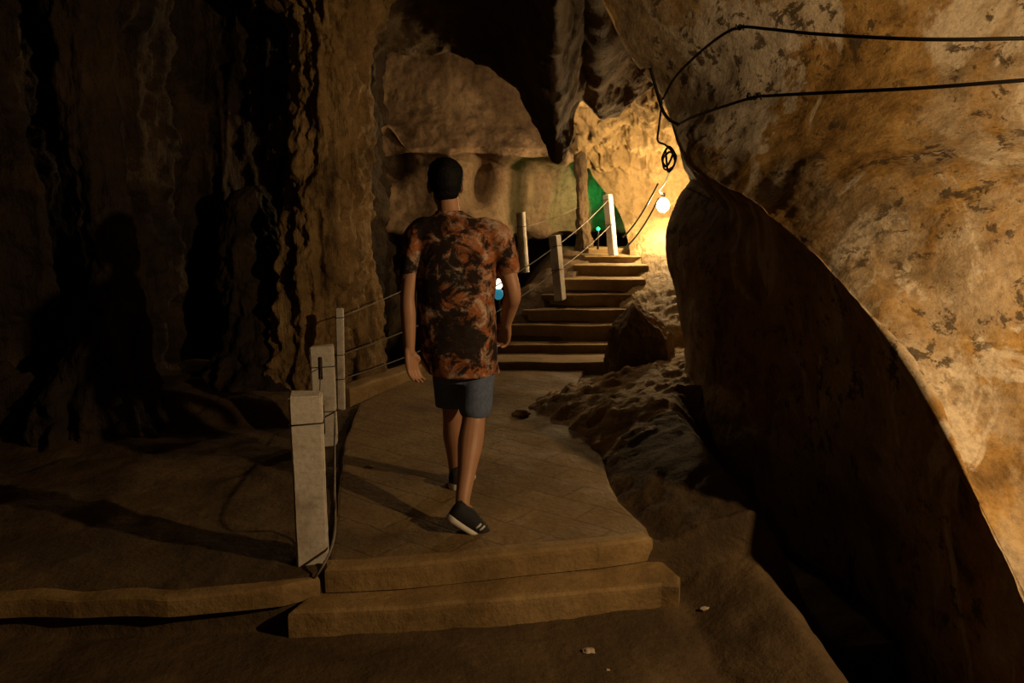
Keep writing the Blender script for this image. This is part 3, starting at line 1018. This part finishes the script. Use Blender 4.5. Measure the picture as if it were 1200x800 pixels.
gb = P(701, 268, 9.9)
gl = thing('green_lamp', 'tiny green lamp left of the post at the head of the stairs', 'lamp', gb)
GR = 0.022
ball('glass', gb, GR, emit('green_glow', (0.02, 1.0, 0.35), 4.0), gl)
tube('holder', [gb + Vector((0, 0, -0.02)), gb + Vector((0, 0, -0.06)), gb + Vector((0, 0.02, -0.25))], 0.014, M['cable'], gl)
lt = bpy.data.lights.new('green_light', 'POINT')
lt.color = (0.02, 1.0, 0.22)
lt.energy = 4.0
lt.shadow_soft_size = 0.03
lo = bpy.data.objects.new('green_light', lt)
COL.objects.link(lo)
lo.location = P(701, 236, 11.2)

bb = P(584, 338, 7.9)
bl = thing('blue_lantern', 'small lantern glowing white over blue, seen between the man\'s back and right arm', 'lantern', bb)
ball('shade', bb + Vector((0, 0, 0.045)), 0.045, emit('white_glow', (1.0, 0.85, 0.6), 3.0), bl, sz=1.2)
ball('body', bb + Vector((0, 0, -0.05)), 0.05, emit('blue_glow', (0.04, 0.30, 0.42), 0.5), bl, sz=1.3)
tube('stake', [bb + Vector((0, 0, -0.1)), bb + Vector((0, 0, -0.3)), bb + Vector((0, 0, -0.56))], 0.02, M['iron'], bl)

key = bpy.data.lights.new('right_cave_lamp', 'POINT')
key.color = (1.0, 0.665, 0.335)
key.energy = 330
key.shadow_soft_size = 0.04
ko = bpy.data.objects.new('right_cave_lamp', key)
COL.objects.link(ko)
ko.location = (3.0, 1.6, 2.35)

al = bpy.data.lights.new('alcove_lamp', 'POINT')
al.color = (1.0, 0.67, 0.36)
al.energy = 45
al.shadow_soft_size = 0.05
ao = bpy.data.objects.new('alcove_lamp', al)
COL.objects.link(ao)
ao.location = (0.45, 9.3, 2.9)

# ------------------------------------------------------------------ the man
def chain(bm, pts, rads, n=18, m=24, flat=None):
    """closed tapering tube with round ends; flat = (axis, factor) squashes its section"""
    d = spline([list(p) + [r] for p, r in zip(pts, rads)], m)
    cs = [Vector(q[:3]) for q in d]
    rs = [q[3] for q in d]
    t0 = (cs[1] - cs[0]).normalized()
    t1 = (cs[-1] - cs[-2]).normalized()
    head = [(cs[0] - t0 * rs[0] * math.sin(a), rs[0] * math.cos(a)) for a in (1.45, 1.05, 0.6, 0.25)]
    tail = [(cs[-1] + t1 * rs[-1] * math.sin(a), rs[-1] * math.cos(a)) for a in (0.25, 0.6, 1.05, 1.45)]
    seq = head + list(zip(cs, rs)) + tail
    rings = []
    prev = None
    for i, (c, r) in enumerate(seq):
        t = (seq[min(i + 1, len(seq) - 1)][0] - seq[max(i - 1, 0)][0]).normalized()
        if prev is None:
            a = t.cross(Vector((0.3, 0.9, 0.1)))
            a.normalize()
        else:
            a = (prev - t * prev.dot(t)).normalized()
        prev = a
        b = t.cross(a)
        ring = []
        for k in range(n):
            an = 2 * PI * k / n
            o = (a * math.cos(an) + b * math.sin(an)) * r
            if flat:
                ax = Vector(flat[0]).normalized()
                o -= ax * o.dot(ax) * (1 - flat[1])
            ring.append(bm.verts.new(c + o))
        rings.append(ring)
    for i in range(len(rings) - 1):
        for k in range(n):
            bm.faces.new((rings[i][k], rings[i][(k + 1) % n], rings[i + 1][(k + 1) % n], rings[i + 1][k]))
    bm.faces.new(rings[0][::-1])
    bm.faces.new(rings[-1])


def rings_loft(bm, rows, n=40, power=2.3, cap=True):
    """rows: (centre, half width, half depth) horizontal superellipses"""
    d = spline([list(c) + [hw, hd] for c, hw, hd in rows], 60)
    rr = []
    for q in d:
        ring = []
        for k in range(n):
            a = 2 * PI * k / n
            ca, sa = math.cos(a), math.sin(a)
            x = math.copysign(abs(ca) ** (2 / power), ca) * q[3]
            y = math.copysign(abs(sa) ** (2 / power), sa) * q[4]
            ring.append(bm.verts.new((q[0] + x, q[1] + y, q[2])))
        rr.append(ring)
    for i in range(len(rr) - 1):
        for k in range(n):
            bm.faces.new((rr[i][k], rr[i][(k + 1) % n], rr[i + 1][(k + 1) % n], rr[i + 1][k]))
    bm.faces.new(rr[0][::-1])
    bm.faces.new(rr[-1])


def egg(bm, c, r, rot=None, sub=4):
    for v in bmesh.ops.create_icosphere(bm, subdivisions=sub, radius=1)['verts']:
        q = Vector((v.co.x * r[0], v.co.y * r[1], v.co.z * r[2]))
        if rot is not None:
            q = rot @ q
        v.co = q + Vector(c)


def remeshed(name, bm, vox, mat, parent, smooth=3, fn=None):
    me = bpy.data.meshes.new(name)
    bmesh.ops.recalc_face_normals(bm, faces=bm.faces)
    bm.to_mesh(me)
    bm.free()
    o = bpy.data.objects.new(name + '_raw', me)
    COL.objects.link(o)
    r = o.modifiers.new('r', 'REMESH')
    r.mode = 'VOXEL'
    r.voxel_size = vox
    if smooth:
        s = o.modifiers.new('s', 'SMOOTH')
        s.factor = 0.5
        s.iterations = smooth
    dg = bpy.context.evaluated_depsgraph_get()
    m2 = bpy.data.meshes.new_from_object(o.evaluated_get(dg))
    bpy.data.objects.remove(o)
    bpy.data.meshes.remove(me)
    m2.name = name
    m2.materials.clear()
    if fn:
        ns = [v.normal.copy() for v in m2.vertices]
        for v, nn in zip(m2.vertices, ns):
            v.co += nn * fn(v.co)
    return link(name, m2, mat, parent)


ROOT = Vector((-0.2, 3.9, ZP))
man = thing('person', 'man seen from behind in an orange tie-dye t-shirt, blue shorts and black sneakers', 'person', ROOT)

RS, RE, RW = P(583, 277, 3.87), P(601, 343, 3.84), P(593, 380, 3.99)
LS, LE, LWr = P(487, 277, 3.87), P(478, 348, 3.82), P(480, 412, 3.79)
RH, RK, RA = P(556, 390, 3.88), P(555, 490, 3.83), P(542, 590, 3.60)
LH, LK, LA = P(528, 390, 3.92), P(531, 490, 4.10), P(534, 556, 4.26)


def hand(bm, W, d, wid, pn, curl, right):
    """palm and five bent fingers; d = down the hand, wid = toward the thumb, pn = out of the palm"""
    d, wid, pn = d.normalized(), wid.normalized(), pn.normalized()
    for k in (-0.030, -0.010, 0.010, 0.030):
        chain(bm, [W + wid * k * 0.55 - d * 0.01, W + wid * k * 0.9 + d * 0.045, W + wid * k + d * 0.088], [0.015, 0.0145, 0.0115], n=12, m=10)
    for k, L in ((0.032, 0.070), (0.0108, 0.080), (-0.0108, 0.074), (-0.032, 0.058)):
        p = W + wid * k + d * 0.085
        pts, rr = [p], [0.0100]
        ang = 0.0
        for s, (fr_, r) in enumerate(((0.45, 0.0092), (0.30, 0.0085), (0.25, 0.0070))):
            ang += curl * (0.7 if s == 0 else 1.0)
            dd = (d * math.cos(ang) + pn * math.sin(ang) + wid * k * 1.6).normalized()
            p = p + dd * L * fr_
            pts.append(p)
            rr.append(r)
        chain(bm, pts, rr, n=12, m=16)
    t0 = W + wid * 0.022 + d * 0.022 + pn * 0.006
    t1 = t0 + (wid * 0.75 + d * 0.7 + pn * 0.3).normalized() * 0.040
    t2 = t1 + (wid * 0.25 + d * 0.9 + pn * 0.45).normalized() * 0.032
    t3 = t2 + (d * 0.9 + pn * 0.5).normalized() * 0.022
    chain(bm, [t0, t1, t2, t3], [0.0165, 0.0125, 0.0105, 0.0085], n=12, m=14)


bm = bmesh.new()
NK = P(526, 248, 3.90)
HC = P(522, 216, 3.93)
# trunk under the clothes
rings_loft(bm, [(P(528, 256, 3.89), 0.07, 0.06), (P(532, 268, 3.88), 0.16, 0.085), (P(535, 295, 3.87), 0.185, 0.10), (P(536, 350, 3.87), 0.155, 0.095), (P(540, 395, 3.89), 0.150, 0.09), (P(542, 412, 3.9), 0.12, 0.08)])
chain(bm, [P(529, 266, 3.88), NK, P(524, 230, 3.915), HC], [0.062, 0.055, 0.053, 0.055])
# skull, jaw and face
hr = Matrix.Rotation(math.radians(8), 3, 'Z') @ Matrix.Rotation(math.radians(-6), 3, 'X')


def H(x, y, z):
    return HC + hr @ Vector((x, y, z))


egg(bm, H(0, -0.005, 0.018), (0.074, 0.093, 0.092), hr)
egg(bm, H(0, 0.035, -0.045), (0.058, 0.062, 0.072), hr)
egg(bm, H(0, 0.070, -0.092), (0.027, 0.022, 0.022), hr)
chain(bm, [H(0, 0.088, 0.022), H(0, 0.104, -0.008), H(0, 0.112, -0.028)], [0.009, 0.011, 0.014], n=12, m=10)
egg(bm, H(0, 0.090, -0.060), (0.024, 0.012, 0.006), hr, 3)
egg(bm, H(0, 0.090, -0.070), (0.021, 0.012, 0.007), hr, 3)
for s in (-1, 1):
    egg(bm, H(0.030 * s, 0.080, 0.010), (0.014, 0.012, 0.010), hr, 3)
    egg(bm, H(0.030 * s, 0.086, 0.030), (0.020, 0.008, 0.006), hr, 3)
    er = hr @ Matrix.Rotation(math.radians(20 * s), 3, 'Z')
    egg(bm, H(0.079 * s, -0.006, -0.008), (0.011, 0.020, 0.031), er, 3)
    egg(bm, H(0.076 * s, 0.000, -0.034), (0.008, 0.011, 0.012), er, 3)
# arms
chain(bm, [P(575, 272, 3.87), RS, RS.lerp(RE, 0.5), RE, RE.lerp(RW, 0.35), RW], [0.06, 0.056, 0.047, 0.039, 0.041, 0.026], m=40)
chain(bm, [P(496, 272, 3.87), LS, LS.lerp(LE, 0.5), LE, LE.lerp(LWr, 0.35), LWr], [0.06, 0.052, 0.044, 0.036, 0.038, 0.025], m=40)
hand(bm, LWr, P(486, 446, 3.79) - LWr, Vector((0.55, 0.8, 0)), Vector((0.8, -0.55, 0)), 0.35, False)
hand(bm, RW, P(590, 402, 4.06) - RW, Vector((-0.6, 0.5, 0.45)), Vector((-0.75, -0.3, -0.3)), 0.75, True)
# legs
chain(bm, [P(556, 412, 3.88), P(557, 440, 3.88), RK.lerp(RH, 0.25), RK, RK.lerp(RA, 0.30), RK.lerp(RA, 0.65), RA, RA + Vector((0.02, 0.02, -0.05))], [0.082, 0.078, 0.066, 0.058, 0.062, 0.044, 0.034, 0.034], m=50)
chain(bm, [P(530, 412, 3.93), P(530, 440, 3.98), LK.lerp(LH, 0.25), LK, LK.lerp(LA, 0.30), LK.lerp(LA, 0.65), LA, LA + Vector((0.01, 0.02, -0.05))], [0.080, 0.074, 0.060, 0.054, 0.058, 0.043, 0.034, 0.034], m=50)
remeshed('body', bm, 0.0045, M['skin'], man, 4)

# hair: short, thick on top, tapering to the nape
bm = bmesh.new()
egg(bm, H(0, -0.010, 0.036), (0.087, 0.102, 0.093), hr)
egg(bm, H(0, -0.040, 0.000), (0.081, 0.070, 0.072), hr)
egg(bm, H(0, -0.045, -0.035), (0.064, 0.050, 0.055), hr)
egg(bm, H(-0.01, 0.03, 0.085), (0.066, 0.07, 0.04), hr)
remeshed('hair', bm, 0.006, M['hair'], man, 2, lambda p: 0.006 * mn.noise(p * 17) + 0.0025 * mn.noise(p * 80))

# t-shirt
bm = bmesh.new()
rings_loft(bm, [(P(527, 246, 3.90), 0.068, 0.062), (P(528, 250, 3.90), 0.080, 0.07), (P(530, 255, 3.89), 0.125, 0.082), (P(533, 264, 3.885), 0.178, 0.095), (P(535, 276, 3.88), 0.200, 0.108), (P(536, 295, 3.875), 0.203, 0.120),
                (P(535, 325, 3.87), 0.196, 0.128), (P(535, 360, 3.87), 0.190, 0.130), (P(537, 400, 3.88), 0.190, 0.135), (P(541, 425, 3.885), 0.188, 0.140), (P(545, 437, 3.89), 0.184, 0.142)])
chain(bm, [P(566, 272, 3.88), P(581, 278, 3.875), P(589, 298, 3.865), P(593, 313, 3.86)], [0.075, 0.072, 0.066, 0.063], m=24)
chain(bm, [P(502, 272, 3.88), P(490, 278, 3.875), P(483, 303, 3.855), P(480, 326, 3.845)], [0.08, 0.074, 0.062, 0.054], m=24)


def wrinkle(p):
    w = 0.012 * mn.noise(Vector((p.x * 5 + p.z * 2, p.y * 5, p.z * 6)))
    w += 0.007 * mn.noise(Vector((p.x * 14 + p.z * 4, p.y * 10, p.z * 9)))
    return w


remeshed('t_shirt', bm, 0.0065, M['shirt'], man, 5, wrinkle)

# shorts
bm = bmesh.new()
rings_loft(bm, [(P(541, 392, 3.89), 0.17, 0.115), (P(542, 412, 3.895), 0.172, 0.12), (P(543, 432, 3.9), 0.160, 0.115), (P(544, 446, 3.9), 0.145, 0.105)])


def leg_tube(a, b, ra, rb):
    d = (b - a)
    chain(bm, [a, a.lerp(b, 0.5), b - d.normalized() * 0.012], [ra, (ra + rb) / 2, rb], m=14, n=24)


leg_tube(P(558, 430, 3.89), P(557, 480, 3.845), 0.098, 0.082)
leg_tube(P(528, 430, 3.92), P(529, 478, 4.06), 0.096, 0.080)
o = remeshed('shorts', bm, 0.0065, M['denim'], man, 3, lambda p: 0.006 * mn.noise(Vector((p.x * 12, p.y * 12, p.z * 7))))
# flatten the two leg hems
for v in o.data.vertices:
    hz = (P(557, 486, 3.845) - ROOT).z
    if v.co.z < hz:
        v.co.z = hz + (v.co.z - hz) * 0.12


def shoe(heel, toe, up, lateral):
    f = (toe - heel)
    L = f.length
    f.normalize()
    s = f.cross(up).normalized()
    if s.dot(lateral) < 0:
        s = -s
    u = s.cross(f)
    if u.z < 0:
        u = -u
    hw = lambda t: 0.040 * (1 - (1 - min(1, t / 0.12)) ** 2) ** 0.5 * (1 + 0.28 * math.sin(PI * min(1, max(0, (t - 0.1) / 1.1)))) * (1 if t < 0.72 else max(0.02, 1 - ((t - 0.72) / 0.285) ** 2.4)) + 0.002

    def loft(z0, z1, grow, name, mat, parent, nt=26, ns=20):
        bm = bmesh.new()
        rings = []
        for i in range(nt + 1):
            t = i / nt
            w = hw(t) * grow
            b, h = z0(t), z1(t)
            ring = []
            for k in range(ns):
                a = 2 * PI * k / ns
                ca, sa = math.cos(a), math.sin(a)
                x = math.copysign(abs(ca) ** 0.7, ca) * w
                y = (b + h) / 2 + math.copysign(abs(sa) ** 0.6, sa) * (h - b) / 2
                if sa > 0 and grow < 1.02:
                    x *= 1 - 0.35 * sa
                ring.append(bm.verts.new(heel + f * (t * L) + s * x + u * y))
            rings.append(ring)
        for i in range(nt):
            for k in range(ns):
                bm.faces.new((rings[i][k], rings[i][(k + 1) % ns], rings[i + 1][(k + 1) % ns], rings[i + 1][k]))
        bm.faces.new(rings[0][::-1])
        bm.faces.new(rings[-1])
        return bm_obj(name, bm, mat, parent)

    up_h = lambda t: float(np.interp(t, [0, 0.06, 0.2, 0.36, 0.5, 0.75, 0.93, 1.0], [0.085, 0.115, 0.108, 0.110, 0.092, 0.070, 0.055, 0.034]))
    o = loft(lambda t: 0.018, up_h, 0.97, 'sneaker', M['shoe'], man)
    so = loft(lambda t: 0.004 * max(0, (t - 0.8) / 0.2), lambda t: float(np.interp(t, [0, 0.3, 0.8, 1], [0.042, 0.034, 0.031, 0.028])), 1.07, 'sole', M['sole'], man)
    so.parent = o
    for k in range(2):        # two pale strokes on the outer side
        c = heel + f * (L * (0.50 + 0.075 * k)) + s * (hw(0.55) * 0.90) + u * 0.060
        mk = tube('stripe', [c - u * 0.014 - f * 0.006 + s * 0.004, c + s * 0.001 + f * 0.002, c + u * 0.014 - s * 0.006 + f * 0.008], 0.0052, M['sole'], man, 8)
        mk.parent = o
    for k in range(4):
        t = 0.48 + 0.075 * k
        c = heel + f * (L * t) + u * (up_h(t) + 0.001)
        lc = tube('lace', [c - s * 0.017 - u * 0.006, c, c + s * 0.017 - u * 0.006], 0.0032, M['cable'], man, 8)
        lc.parent = o
    return o


shoe(P(521, 608, 3.535), P(577, 640, 3.60), Vector((0, 0, 1)), Vector((0.3, -1, 0)))
shoe(G(532, 575, ZP), G(532, 575, ZP) + Vector((0.075, 0.25, 0.0)), Vector((0, 0, 1)), Vector((1, 0, 0)))


# ------------------------------------------------------------------ world and view
wd = bpy.data.worlds.new('cave_dark')
wd.use_nodes = True
wd.node_tree.nodes['Background'].inputs[0].default_value = (0, 0, 0, 1)
wd.node_tree.nodes['Background'].inputs[1].default_value = 0
SC.world = wd
SC.view_settings.view_transform = 'Standard'
SC.view_settings.look = 'None'
SC.view_settings.exposure = 0.0
SC.view_settings.gamma = 1.0
SC.view_settings.use_curve_mapping = False
SC.cycles.use_denoising = True
SC.cycles.max_bounces = 5
SC.cycles.diffuse_bounces = 1
